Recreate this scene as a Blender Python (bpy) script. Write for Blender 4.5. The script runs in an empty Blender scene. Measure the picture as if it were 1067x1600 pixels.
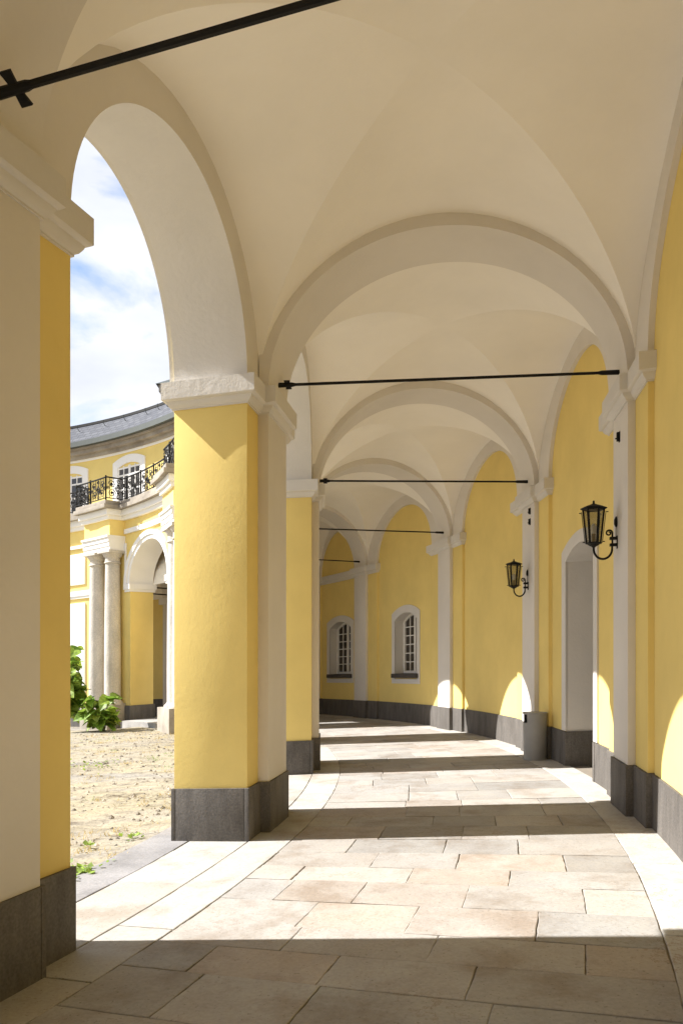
import bpy, bmesh, math, random
import numpy as np
from mathutils import Vector, Matrix, noise
R = math.radians
sc = bpy.context.scene
C = sc.collection

# ------------------------------------------------------------------ camera
X_SHEAR = 0.0412                 # vertical shear of the site along x, added to match a tilted horizon
F_PX = 1211.7
cam = bpy.data.cameras.new('camera'); camo = bpy.data.objects.new('camera', cam); C.objects.link(camo)
cam.sensor_fit = 'AUTO'; cam.sensor_width = 36.0
cam.lens = 36.0 * F_PX / 1600.0
cam.shift_y = (1034.1 - 800.0) / 1600.0
cam.clip_start = 0.05; cam.clip_end = 3000
camo.location = (0, 0, 1.6); camo.rotation_euler = (R(90), 0, 0)
sc.camera = camo

# ------------------------------------------------------------------ light
SUN_EL, SUN_AZ = 43.5, -5.3   # azimuth: direction of travel, degrees from +x
SUN_STRENGTH, SKY_STRENGTH, EXPOSURE = 5.0, 0.095, 1.27
sc.view_settings.view_transform = 'Standard'; sc.view_settings.look = 'None'
sc.view_settings.exposure = EXPOSURE; sc.view_settings.gamma = 1.0
w = bpy.data.worlds.new('World'); sc.world = w; w.use_nodes = True
nt = w.node_tree; nt.nodes.clear()
N = nt.nodes.new; LK = nt.links.new
sky = N('ShaderNodeTexSky'); sky.sky_type = 'NISHITA'; sky.sun_disc = False
sky.sun_elevation = R(SUN_EL)
tdir = Vector((math.cos(R(SUN_AZ)) * math.cos(R(SUN_EL)), math.sin(R(SUN_AZ)) * math.cos(R(SUN_EL)), -math.sin(R(SUN_EL))))
to_sun = -tdir
sky.sun_rotation = math.atan2(to_sun.x, to_sun.y)
sky.air_density = 1.0; sky.dust_density = 1.5; sky.altitude = 200
tc = N('ShaderNodeTexCoord'); mp = N('ShaderNodeMapping'); mp.inputs['Scale'].default_value = (1.0, 1.0, 2.2)
nz = N('ShaderNodeTexNoise'); nz.inputs['Scale'].default_value = 3.4; nz.inputs['Detail'].default_value = 9; nz.inputs['Roughness'].default_value = .56
nz.inputs['Distortion'].default_value = .3
cr = N('ShaderNodeValToRGB'); cr.color_ramp.elements[0].position = .40; cr.color_ramp.elements[1].position = .515
nz2 = N('ShaderNodeTexNoise'); nz2.inputs['Scale'].default_value = 9.0; nz2.inputs['Detail'].default_value = 6
cl = N('ShaderNodeMix'); cl.data_type = 'RGBA'
cl.inputs['A'].default_value = (3.3, 3.5, 4.1, 1); cl.inputs['B'].default_value = (5.3, 5.4, 5.6, 1)
mx = N('ShaderNodeMix'); mx.data_type = 'RGBA'
bg = N('ShaderNodeBackground'); bg.inputs['Strength'].default_value = SKY_STRENGTH
out = N('ShaderNodeOutputWorld')
LK(tc.outputs['Generated'], mp.inputs['Vector']); LK(mp.outputs['Vector'], nz.inputs['Vector']); LK(mp.outputs['Vector'], nz2.inputs['Vector'])
LK(nz.outputs['Fac'], cr.inputs['Fac']); LK(nz2.outputs['Fac'], cl.inputs['Factor'])
LK(cr.outputs['Color'], mx.inputs['Factor']); LK(sky.outputs['Color'], mx.inputs['A']); LK(cl.outputs['Result'], mx.inputs['B'])
LK(mx.outputs['Result'], bg.inputs['Color']); LK(bg.outputs['Background'], out.inputs['Surface'])
sl = bpy.data.lights.new('sun', 'SUN'); so = bpy.data.objects.new('sun', sl); C.objects.link(so)
sl.energy = SUN_STRENGTH; sl.angle = R(.53); sl.color = (1.0, .97, .925)
so.rotation_euler = tdir.to_track_quat('-Z', 'Y').to_euler(); so.location = to_sun * 60
sc.cycles.max_bounces = 16; sc.cycles.diffuse_bounces = 14; sc.cycles.glossy_bounces = 3
sc.cycles.sample_clamp_indirect = 0

# ------------------------------------------------------------------ materials
def mat(name, col, rough=.8, bump=0, bscale=30, mott=.06, mscale=1.2, spec=.3, metal=0, col2=None, attr=None, stretch=None, fine=0, fscale=120):
    m = bpy.data.materials.new(name); m.use_nodes = True
    t = m.node_tree; n = t.nodes; l = t.links; b = n['Principled BSDF']
    b.inputs['Roughness'].default_value = rough; b.inputs['Metallic'].default_value = metal
    b.inputs['Specular IOR Level'].default_value = spec
    co = n.new('ShaderNodeTexCoord'); src = co.outputs['Object']
    if stretch:
        mpn = n.new('ShaderNodeMapping'); mpn.inputs['Scale'].default_value = stretch; l.new(src, mpn.inputs['Vector']); src2 = mpn.outputs['Vector']
    else: src2 = src
    a = n.new('ShaderNodeTexNoise'); a.inputs['Scale'].default_value = mscale; a.inputs['Detail'].default_value = 6; a.inputs['Roughness'].default_value = .6
    l.new(src2, a.inputs['Vector'])
    rp = n.new('ShaderNodeMapRange'); rp.inputs['From Min'].default_value = .3; rp.inputs['From Max'].default_value = .7
    l.new(a.outputs['Fac'], rp.inputs['Value'])
    c2 = col2 or tuple(max(0, x * (1 - 2 * mott)) for x in col)
    c1 = col if col2 else tuple(min(1, x * (1 + mott)) for x in col)
    mixn = n.new('ShaderNodeMix'); mixn.data_type = 'RGBA'
    mixn.inputs['A'].default_value = (*c1, 1); mixn.inputs['B'].default_value = (*c2, 1)
    l.new(rp.outputs['Result'], mixn.inputs['Factor'])
    cur = mixn.outputs['Result']
    if fine:
        fn = n.new('ShaderNodeTexNoise'); fn.inputs['Scale'].default_value = fscale; fn.inputs['Detail'].default_value = 4; l.new(src, fn.inputs['Vector'])
        fr = n.new('ShaderNodeMapRange'); fr.inputs['From Min'].default_value = .3; fr.inputs['From Max'].default_value = .7
        fr.inputs['To Min'].default_value = 1 - fine; fr.inputs['To Max'].default_value = 1 + fine * .5
        l.new(fn.outputs['Fac'], fr.inputs['Value'])
        mu = n.new('ShaderNodeMix'); mu.data_type = 'RGBA'; mu.blend_type = 'MULTIPLY'; mu.inputs['Factor'].default_value = 1
        l.new(cur, mu.inputs['A']); l.new(fr.outputs['Result'], mu.inputs['B']); cur = mu.outputs['Result']
    if attr:
        at = n.new('ShaderNodeAttribute'); at.attribute_name = attr
        mu = n.new('ShaderNodeMix'); mu.data_type = 'RGBA'; mu.blend_type = 'MULTIPLY'; mu.inputs['Factor'].default_value = 1
        l.new(cur, mu.inputs['A']); l.new(at.outputs['Color'], mu.inputs['B']); cur = mu.outputs['Result']
    l.new(cur, b.inputs['Base Color'])
    if bump:
        bn = n.new('ShaderNodeTexNoise'); bn.inputs['Scale'].default_value = bscale; bn.inputs['Detail'].default_value = 8; bn.inputs['Roughness'].default_value = .6
        l.new(src, bn.inputs['Vector'])
        bn2 = n.new('ShaderNodeTexNoise'); bn2.inputs['Scale'].default_value = bscale * .16; bn2.inputs['Detail'].default_value = 3
        l.new(src, bn2.inputs['Vector'])
        ad = n.new('ShaderNodeMath'); ad.operation = 'MULTIPLY_ADD'; ad.inputs[1].default_value = 1.3
        l.new(bn2.outputs['Fac'], ad.inputs[0]); l.new(bn.outputs['Fac'], ad.inputs[2])
        bu = n.new('ShaderNodeBump'); bu.inputs['Strength'].default_value = 1.0; bu.inputs['Distance'].default_value = bump
        l.new(ad.outputs['Value'], bu.inputs['Height']); l.new(bu.outputs['Normal'], b.inputs['Normal'])
    return m
M = {}
M['yellow'] = mat('yellow_plaster', (.78, .61, .22), .9, .0015, 26, .045, .9, .15)
M['vault'] = mat('vault_plaster', (.86, .825, .765), .95, .003, 14, .03, .7, .1)
M['white'] = mat('white_trim_plaster', (.64, .615, .58), .9, .004, 22, .03, 1.1, .15)
M['bright'] = mat('sunlit_white_trim', (.80, .785, .76), .9, .003, 22, .03, 1.1, .15)  # copy of the white trim, colour kept lighter because the wing is sunlit
M['greytrim'] = mat('grey_trim_plaster', (.69, .655, .61), .9, .003, 22, .03, 1.1, .15)
M['basalt'] = mat('basalt_stone', (.145, .132, .12), .75, .003, 40, .2, 2.5, .3, col2=(.085, .077, .07), stretch=(3, 3, .7), fine=.25, fscale=60)
M['flag'] = mat('sandstone_flag', (.355, .343, .326), .8, .005, 18, .1, 2.2, .3, col2=(.305, .283, .262), attr='tone', fine=.1, fscale=45)
M['border'] = mat('pale_border_stone', (.385, .375, .355), .8, .003, 22, .1, 2.0, .3, col2=(.365, .345, .315), attr='tone', fine=.1, fscale=50)
M['joint'] = mat('joint_mortar', (.22, .19, .155), .95, .004, 40)
M['kerb'] = mat('kerb_stone', (.27, .26, .26), .85, .004, 30, .15, 2, .3, attr='tone', fine=.2, fscale=60)
M['iron'] = mat('black_iron', (.008, .0075, .007), .65, .0008, 80, .2, 6, .25)
M['door'] = mat('grey_door_paint', (.35, .33, .30), .6, .001, 30)
M['frame'] = mat('white_window_paint', (.75, .73, .70), .5, 0)
M['glass'] = mat('dark_window_glass', (.035, .028, .022), .08, 0, spec=.6)
M['sill'] = mat('dark_sill_stone', (.07, .062, .057), .7, .002, 40)
M['sand'] = mat('weathered_sandstone', (.60, .55, .48), .9, .010, 20, .15, 3, .2, col2=(.42, .39, .35), stretch=(1, 1, .45), fine=.2, fscale=30)
M['stonecornice'] = mat('weathered_cornice_stone', (.40, .36, .30), .9, .006, 20, .15, 2, .2, col2=(.22, .19, .16))
M['gutter'] = mat('zinc_gutter', (.085, .095, .09), .7, 0)
M['paint_bin'] = mat('grey_bin_paint', (.30, .295, .29), .45, .0006, 60, .06, 3, .5)
M['leaf'] = mat('green_leaf', (.22, .36, .055), .55, .001, 60, .3, 14, .4, attr='tone')
M['stem'] = mat('plant_stem', (.12, .14, .05), .8)
M['straw'] = mat('dry_grass', (.50, .40, .17), .9, attr='tone')
M['pebble'] = mat('ground_pebble', (.34, .30, .25), .9, .003, 50, attr='tone')
for nm in ('leaf', 'straw'):
    t = M[nm].node_tree; b = t.nodes['Principled BSDF']
    tr = t.nodes.new('ShaderNodeBsdfTranslucent'); mxs = t.nodes.new('ShaderNodeMixShader'); mxs.inputs['Fac'].default_value = .35
    for l_ in list(t.links):
        if l_.to_node == b and l_.to_socket.name == 'Base Color': t.links.new(l_.from_socket, tr.inputs['Color'])
    t.links.new(b.outputs['BSDF'], mxs.inputs[1]); t.links.new(tr.outputs['BSDF'], mxs.inputs[2])
    t.links.new(mxs.outputs['Shader'], t.nodes['Material Output'].inputs['Surface'])
# lantern glass: thin, clear, darkened by a tint
m = bpy.data.materials.new('lantern_glass'); m.use_nodes = True; t = m.node_tree; t.nodes.clear()
g1 = t.nodes.new('ShaderNodeBsdfTransparent'); g1.inputs['Color'].default_value = (.72, .71, .66, 1)
g2 = t.nodes.new('ShaderNodeBsdfGlossy'); g2.inputs['Roughness'].default_value = .08
g3 = t.nodes.new('ShaderNodeMixShader'); g3.inputs['Fac'].default_value = .14; g4 = t.nodes.new('ShaderNodeOutputMaterial')
t.links.new(g1.outputs[0], g3.inputs[1]); t.links.new(g2.outputs[0], g3.inputs[2]); t.links.new(g3.outputs[0], g4.inputs['Surface'])
M['lglass'] = m
# slate roof
m = mat('slate_roof', (.17, .18, .21), .8, 0, spec=.1); M['slate'] = m
t = m.node_tree; b = t.nodes['Principled BSDF']
uv = t.nodes.new('ShaderNodeUVMap'); uv.uv_map = 'UVMap'
bt = t.nodes.new('ShaderNodeTexBrick'); bt.inputs['Scale'].default_value = 1.0; bt.inputs['Brick Width'].default_value = .30; bt.inputs['Row Height'].default_value = .16
bt.inputs['Mortar Size'].default_value = .012; bt.inputs['Color1'].default_value = (.12, .125, .14, 1); bt.inputs['Color2'].default_value = (.085, .09, .105, 1); bt.inputs['Mortar'].default_value = (.05, .05, .06, 1)
t.links.new(uv.outputs['UV'], bt.inputs['Vector']); t.links.new(bt.outputs['Color'], b.inputs['Base Color'])
# courtyard ground
m = mat('courtyard_earth', (.5, .42, .3), .95, .02, 9); M['earth'] = m
t = m.node_tree; n = t.nodes; l = t.links; b = n['Principled BSDF']
co = n.new('ShaderNodeTexCoord')
def nzn(scale, det=6, rough=.6, vec=None):
    a = n.new('ShaderNodeTexNoise'); a.inputs['Scale'].default_value = scale; a.inputs['Detail'].default_value = det; a.inputs['Roughness'].default_value = rough
    l.new(vec or co.outputs['Object'], a.inputs['Vector']); return a.outputs['Fac']
def rampn(src, stops):
    r_ = n.new('ShaderNodeValToRGB'); e = r_.color_ramp.elements
    while len(e) < len(stops): e.new(.5)
    for i, (p_, c_) in enumerate(stops): e[i].position = p_; e[i].color = (*c_, 1)
    l.new(src, r_.inputs['Fac']); return r_.outputs['Color']
def mixc(f, A, B, mode='MIX'):
    q = n.new('ShaderNodeMix'); q.data_type = 'RGBA'; q.blend_type = mode
    if isinstance(f, float): q.inputs['Factor'].default_value = f
    else: l.new(f, q.inputs['Factor'])
    l.new(A, q.inputs['A']); l.new(B, q.inputs['B']); return q.outputs['Result']
mpp = n.new('ShaderNodeMapping'); mpp.inputs['Rotation'].default_value = (0, 0, R(12)); mpp.inputs['Scale'].default_value = (.5, 1.3, 1); l.new(co.outputs['Object'], mpp.inputs['Vector'])
big = rampn(nzn(.55, 5, .6, mpp.outputs['Vector']), [(.34, (.275, .265, .25)), (.46, (.305, .28, .23)), (.56, (.315, .285, .21)), (.66, (.24, .225, .205))])
fine_ = rampn(nzn(26, 6, .75), [(.32, (.35, .32, .30)), (.46, (.85, .82, .78)), (.6, (1.0, .98, .92)), (.72, (1.15, 1.1, 1.0))])
med = rampn(nzn(4.5, 6, .7), [(.3, (.62, .60, .55)), (.5, (1, 1, 1)), (.75, (1.1, 1.08, 1.0))])
vo = n.new('ShaderNodeTexVoronoi'); vo.feature = 'DISTANCE_TO_EDGE'; vo.inputs['Scale'].default_value = 9; l.new(co.outputs['Object'], vo.inputs['Vector'])
cob = rampn(vo.outputs['Distance'], [(.0, (.42, .38, .33)), (.10, (.95, .95, .97)), (.5, (1.15, 1.15, 1.2))])
mk = rampn(nzn(.9, 4, .6, mpp.outputs['Vector']), [(.52, (0, 0, 0)), (.60, (1, 1, 1))])
one = n.new('ShaderNodeRGB'); one.outputs[0].default_value = (1, 1, 1, 1)
cobm = mixc(mk, one.outputs[0], cob)
tracks = rampn(nzn(2.2, 7, .7, mpp.outputs['Vector']), [(.34, (.50, .46, .42)), (.43, (1, 1, 1)), (.60, (1.0, 1.0, 1.0)), (.68, (1.35, 1.38, 1.45))])
l.new(mixc(1.0, mixc(1.0, mixc(1.0, mixc(1.0, big, fine_, 'MULTIPLY'), med, 'MULTIPLY'), cobm, 'MULTIPLY'), tracks, 'MULTIPLY'), b.inputs['Base Color'])
# dirty patches over the flagstones
for nm in ('flag', 'border'):
    t = M[nm].node_tree; n = t.nodes; l = t.links; b = n['Principled BSDF']
    co = n.new('ShaderNodeTexCoord')
    old = [q for q in l if q.to_node == b and q.to_socket.name == 'Base Color'][0].from_socket
    d1 = rampn(nzn(1.6, 8, .68), [(.36, (.80, .74, .68)), (.5, (1, 1, 1)), (.66, (1.06, 1.04, 1.0))])
    d2 = rampn(nzn(55, 3, .5), [(.28, (.6, .55, .5)), (.36, (1, 1, 1))])
    d3 = rampn(nzn(2.6, 9, .72), [(.487, (1, 1, 1)), (.497, (.72, .60, .50)), (.503, (.72, .60, .50)), (.513, (1, 1, 1))])
    d4 = rampn(nzn(.8, 3, .5), [(.52, (0, 0, 0)), (.64, (1, 1, 1))])
    one = n.new('ShaderNodeRGB'); one.outputs[0].default_value = (1, 1, 1, 1)
    vein = mixc(d4, one.outputs[0], d3)
    l.new(mixc(1.0, mixc(.9, mixc(1.0, old, d1, 'MULTIPLY'), d2, 'MULTIPLY'), vein, 'MULTIPLY'), b.inputs['Base Color'])

# ------------------------------------------------------------------ builders
class MB:
    def __init__(s): s.v = []; s.f = []; s.m = []; s.tone = {}; s.uv = None
    def face(s, pts, mi=0):
        i = len(s.v); s.v += [tuple(p) for p in pts]; s.f.append(tuple(range(i, i + len(pts)))); s.m.append(mi)
    def box(s, x0, x1, y0, y1, z0, z1, T=lambda a, b, c: (a, b, c), mi=0, n=1, caps=(1, 1)):
        """box in local coordinates; n cells along the first axis"""
        xs = [x0 + (x1 - x0) * i / n for i in range(n + 1)]
        for a, b in zip(xs[:-1], xs[1:]):
            s.face([T(a, y0, z0), T(b, y0, z0), T(b, y0, z1), T(a, y0, z1)], mi)
            s.face([T(a, y1, z0), T(a, y1, z1), T(b, y1, z1), T(b, y1, z0)], mi)
            s.face([T(a, y0, z1), T(b, y0, z1), T(b, y1, z1), T(a, y1, z1)], mi)
            s.face([T(a, y0, z0), T(a, y1, z0), T(b, y1, z0), T(b, y0, z0)], mi)
        if caps[0]: s.face([T(x0, y0, z0), T(x0, y0, z1), T(x0, y1, z1), T(x0, y1, z0)], mi)
        if caps[1]: s.face([T(x1, y0, z0), T(x1, y1, z0), T(x1, y1, z1), T(x1, y0, z1)], mi)
    def strip(s, A, B, mi=0):
        for i in range(len(A) - 1): s.face([A[i], A[i + 1], B[i + 1], B[i]], mi)
    def tube(s, path, rad, seg=8, mi=0, cap=True):
        path = [Vector(p) for p in path]; rings = []
        up = None
        for i, p in enumerate(path):
            d = (path[min(i + 1, len(path) - 1)] - path[max(i - 1, 0)]).normalized()
            if up is None: up = Vector((0, 0, 1)) if abs(d.z) < .9 else Vector((1, 0, 0))
            a = d.cross(up).normalized(); b_ = a.cross(d).normalized(); up = b_
            r_ = rad[i] if isinstance(rad, (list, tuple)) else rad
            rings.append([p + a * math.cos(2 * math.pi * k / seg) * r_ + b_ * math.sin(2 * math.pi * k / seg) * r_ for k in range(seg)])
        for A, B in zip(rings[:-1], rings[1:]):
            for k in range(seg): s.face([A[k], A[(k + 1) % seg], B[(k + 1) % seg], B[k]], mi)
        if cap: s.face(rings[0][::-1], mi); s.face(rings[-1], mi)
    def lathe(s, prof, seg=20, c=(0, 0, 0), mi=0, a0=0):
        rings = [[(c[0] + r_ * math.cos(a0 + 2 * math.pi * k / seg), c[1] + r_ * math.sin(a0 + 2 * math.pi * k / seg), c[2] + z_) for k in range(seg)] for r_, z_ in prof]
        for A, B in zip(rings[:-1], rings[1:]):
            for k in range(seg): s.face([A[k], A[(k + 1) % seg], B[(k + 1) % seg], B[k]], mi)
        s.face(rings[0][::-1], mi); s.face(rings[-1], mi)
    def build(s, name, mats, parent=None, smooth=None, bevel=0, weld=True, tones=None):
        me = bpy.data.meshes.new(name); me.from_pydata(s.v, [], s.f)
        for q in (mats if isinstance(mats, (list, tuple)) else [mats]): me.materials.append(M[q])
        me.polygons.foreach_set('material_index', s.m)
        if tones is not None:
            ca = me.color_attributes.new('tone', 'FLOAT_COLOR', 'CORNER')
            arr = []
            for p, tn in zip(me.polygons, tones): arr += list(tn) * len(p.vertices)
            ca.data.foreach_set('color', arr)
        if s.uv:
            ul = me.uv_layers.new(name='UVMap'); arr = []
            for q in s.uv: arr += [c_ for p_ in q for c_ in p_]
            ul.data.foreach_set('uv', arr)
        if weld:
            bm = bmesh.new(); bm.from_mesh(me); bmesh.ops.remove_doubles(bm, verts=bm.verts, dist=.0002)
            if bevel: 
                es = [e for e in bm.edges if len(e.link_faces) == 2 and e.calc_face_angle(0) > .6]
                bmesh.ops.bevel(bm, geom=es, offset=bevel, segments=2, affect='EDGES', profile=.6, clamp_overlap=True)
            bmesh.ops.recalc_face_normals(bm, faces=bm.faces) if smooth is not None or bevel else None
            bm.to_mesh(me); bm.free()
        if smooth is not None or bevel:
            me.polygons.foreach_set('use_smooth', [True] * len(me.polygons)); me.set_sharp_from_angle(angle=R(smooth or 40))
        me.update()
        o = bpy.data.objects.new(name, me); C.objects.link(o)
        if parent: o.parent = parent
        return o
def tag(o, label=None, cat=None, group=None, kind=None):
    for k_, v_ in (('label', label), ('category', cat), ('group', group), ('kind', kind)):
        if v_: o[k_] = v_
    return o
def empty(name, loc=(0, 0, 0)):
    o = bpy.data.objects.new(name, None); C.objects.link(o); o.location = loc; o.empty_display_size = .2; return o

# gallery coordinates: s along the curved axis, t across (courtyard negative), h above the local floor
KS = [0, 6, 12, 18, 26]; KV = [.0445, .0426, .0421, .0531, .03]
DS = .02; SS = np.arange(-9, 31, DS); kk = np.interp(SS, KS, KV)
th = np.cumsum(kk) * DS; i0 = int(round(9 / DS)); th = .5111 - (th - th[i0])
CX = np.cumsum(np.sin(th)) * DS; CY = np.cumsum(np.cos(th)) * DS
CX = CX - CX[i0] - 1.5829; CY = CY - CY[i0]
def G(s, t, h):
    x = float(np.interp(s, SS, CX)); y = float(np.interp(s, SS, CY)); a = float(np.interp(s, SS, th))
    x += t * math.cos(a); y -= t * math.sin(a)
    return (x, y, h + X_SHEAR * x)
W2 = 1.697; TJ = -1.792; TO = -2.502; TR = 1.697; TL = 1.77; TW = 1.825
HP = .392; HJ = .786; HPR = .312; HL = .797
PL = .483; I0 = 4.0; I1 = 4.24; TOP = 6.35
sL = {k: 7.983 + 4.5024 * (k - 2) for k in range(-1, 6)}; sL[6] = 24.75
sR = {k: 8.538 + 4.4783 * (k - 2) for k in range(-1, 6)}; sR[6] = 24.62; sR[1] = 3.72; sR[0] = -.75
CT, CI, CO, CV = 5.74, 5.50, 5.62, 5.86

def offset_poly(P, d):
    n_ = len(P); out_ = []
    for i in range(n_):
        a, b, c = Vector(P[i - 1]), Vector(P[i]), Vector(P[(i + 1) % n_])
        if d == 0: out_.append(b); continue
        e1 = (b - a).normalized(); e2 = (c - b).normalized(); n1 = Vector((e1.y, -e1.x)); n2 = Vector((e2.y, -e2.x))
        out_.append(b + (n1 + n2) * d / (1 + n1.dot(n2)))
    return out_
def ring_loft(mb, P, prof, close=True, mi=0, caps=True):
    """P: plan polygon (s,t), counter-clockwise seen from above in (s,-t); prof: [(offset,h)...]"""
    rings = [[G(q[0], q[1], h) for q in offset_poly(P, d)] for d, h in prof]
    n_ = len(P)
    for A, B in zip(rings[:-1], rings[1:]):
        for k in range(n_ if close else n_ - 1): mb.face([A[k], A[(k + 1) % n_], B[(k + 1) % n_], B[k]], mi)
    if caps: mb.face(rings[0][::-1], mi); mb.face(rings[-1], mi)
IMP = [(-.03, I0 - .001), (.012, I0 - .001), (.012, I0 + .012), (.028, I0 + .022), (.045, I0 + .05), (.05, I0 + .068), (.062, I0 + .072), (.072, I0 + .078), (.08, I0 + .085), (.08, I1), (-.03, I1)]
IMP = [(d_ * 1.18 if d_ > 0 else d_, h_) for d_, h_ in IMP]
def notch(Q, inset=.042, w_=.005, dp=.006):
    """open joints between the facing slabs near the ends of each long face"""
    out_ = []
    for i in range(len(Q)):
        a, b = Q[i], Q[(i + 1) % len(Q)]; L_ = (b - a).length; out_.append(a)
        if L_ < .45: continue
        e = (b - a) / L_; n_ = Vector((-e.y, e.x)) * dp
        for d_ in (inset, L_ - inset):
            for f, k_ in ((-w_ / 2, 0), (-w_ / 2, 1), (w_ / 2, 1), (w_ / 2, 0)): out_.append(a + e * (d_ + f) + n_ * k_)
    return out_
def pier_plan(s):
    return [(s - HJ, TO), (s + HJ, TO), (s + HJ, TJ), (s + HP, TJ), (s + HP, -W2), (s - HP, -W2), (s - HP, TJ), (s - HJ, TJ)]
def orient(P):
    a = sum(P[i - 1][0] * P[i][1] - P[i][0] * P[i - 1][1] for i in range(len(P)))
    return P if a > 0 else P[::-1]

# ------------------------------------------------------------------ the curved arcade
gal = empty('arcade_building', G(10, 0, 0))
tag(gal, 'curved yellow and cream vaulted arcade that fills the foreground, with dark basalt plinth', 'arcade')
def GB(mb, name, mats, parent=gal, **k):
    o = mb.build(name, mats, parent, **k); 
    o.matrix_parent_inverse = Matrix.Translation(-Vector(_wl(parent))); return o
def _wl(o):
    return o.location if o.type == 'EMPTY' else (0, 0, 0)

for k in range(0, 7):
    s = sL[k]; P = orient(pier_plan(s))
    # pier shaft (yellow) with pilaster as sub-part
    core = orient([(s - HJ, TO), (s + HJ, TO), (s + HJ, TJ), (s - HJ, TJ)])
    mb = MB(); ring_loft(mb, core, [(0, PL - .02), (0, I0 + .03)]); pier = GB(mb, 'pier', 'yellow', bevel=.006)
    mb = MB(); mb.box(s - HP, s + HP, TJ - .02, -W2, PL - .02, I0 + .03, T=G, n=3); GB(mb, 'pilaster', 'greytrim', pier, bevel=.005)
    mb = MB(); ring_loft(mb, notch(offset_poly(P, .022)), [(0, -.1), (0, PL)]); GB(mb, 'plinth', 'basalt', pier, bevel=.002)
    mb = MB(); ring_loft(mb, P, IMP); GB(mb, 'impost', 'white', pier, smooth=35)

def ell(n_, A, B, mid=0):   # angles pi..0
    return [(-A * math.cos(math.pi * i / n_) + mid, B * math.sin(math.pi * i / n_)) for i in range(n_ + 1)]
NA = 48
for k in range(0, 6):
    # lateral arch wall between left piers
    a, b = sL[k] + HJ, sL[k + 1] - HJ; mid = (a + b) / 2; A = (b - a) / 2
    inn = ell(NA, A, CI - I1, mid); outr = ell(NA, A, CO - I1, mid)
    mb = MB()
    for cur, t, mi in ((inn, TJ, 0), (outr, TO, 1)):
        cols = [(sL[k], 0), (a, 0)] + cur + [(b, 0), (sL[k + 1], 0)]
        lo = [G(q[0], t, I1 + q[1] if abs(q[0] - mid) <= A + 1e-6 and 0 < q[1] else I1) for q in cols]; hi = [G(q[0], t, TOP) for q in cols]
        if mi == 0: mb.strip(lo, hi, 0)
        else: mb.strip(hi, lo, 1)
    mb.strip([G(p_[0], TO, I1 + p_[1]) for p_ in outr], [G(p_[0], TJ, I1 + q[1]) for p_, q in zip(inn, inn)], 2)
    aw = GB(mb, 'arch_wall', ['greytrim', 'yellow', 'white'], smooth=30)
    # white archivolt outside
    mb = MB(); o1 = ell(NA, A + .02, CO - I1 + .02, mid); o2 = ell(NA, A + .26, CO - I1 + .26, mid)
    for r0, r1, tt in ((o1, o2, TO - .05),):
        mb.strip([G(p_[0], tt, I1 + p_[1]) for p_ in r0], [G(p_[0], tt, I1 + p_[1]) for p_ in r1])
        mb.strip([G(p_[0], TO + .02, I1 + p_[1]) for p_ in r0], [G(p_[0], tt, I1 + p_[1]) for p_ in r0])
        mb.strip([G(p_[0], tt, I1 + p_[1]) for p_ in r1], [G(p_[0], TO + .02, I1 + p_[1]) for p_ in r1])
    GB(mb, 'archivolt', 'white', aw, smooth=30)
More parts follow.
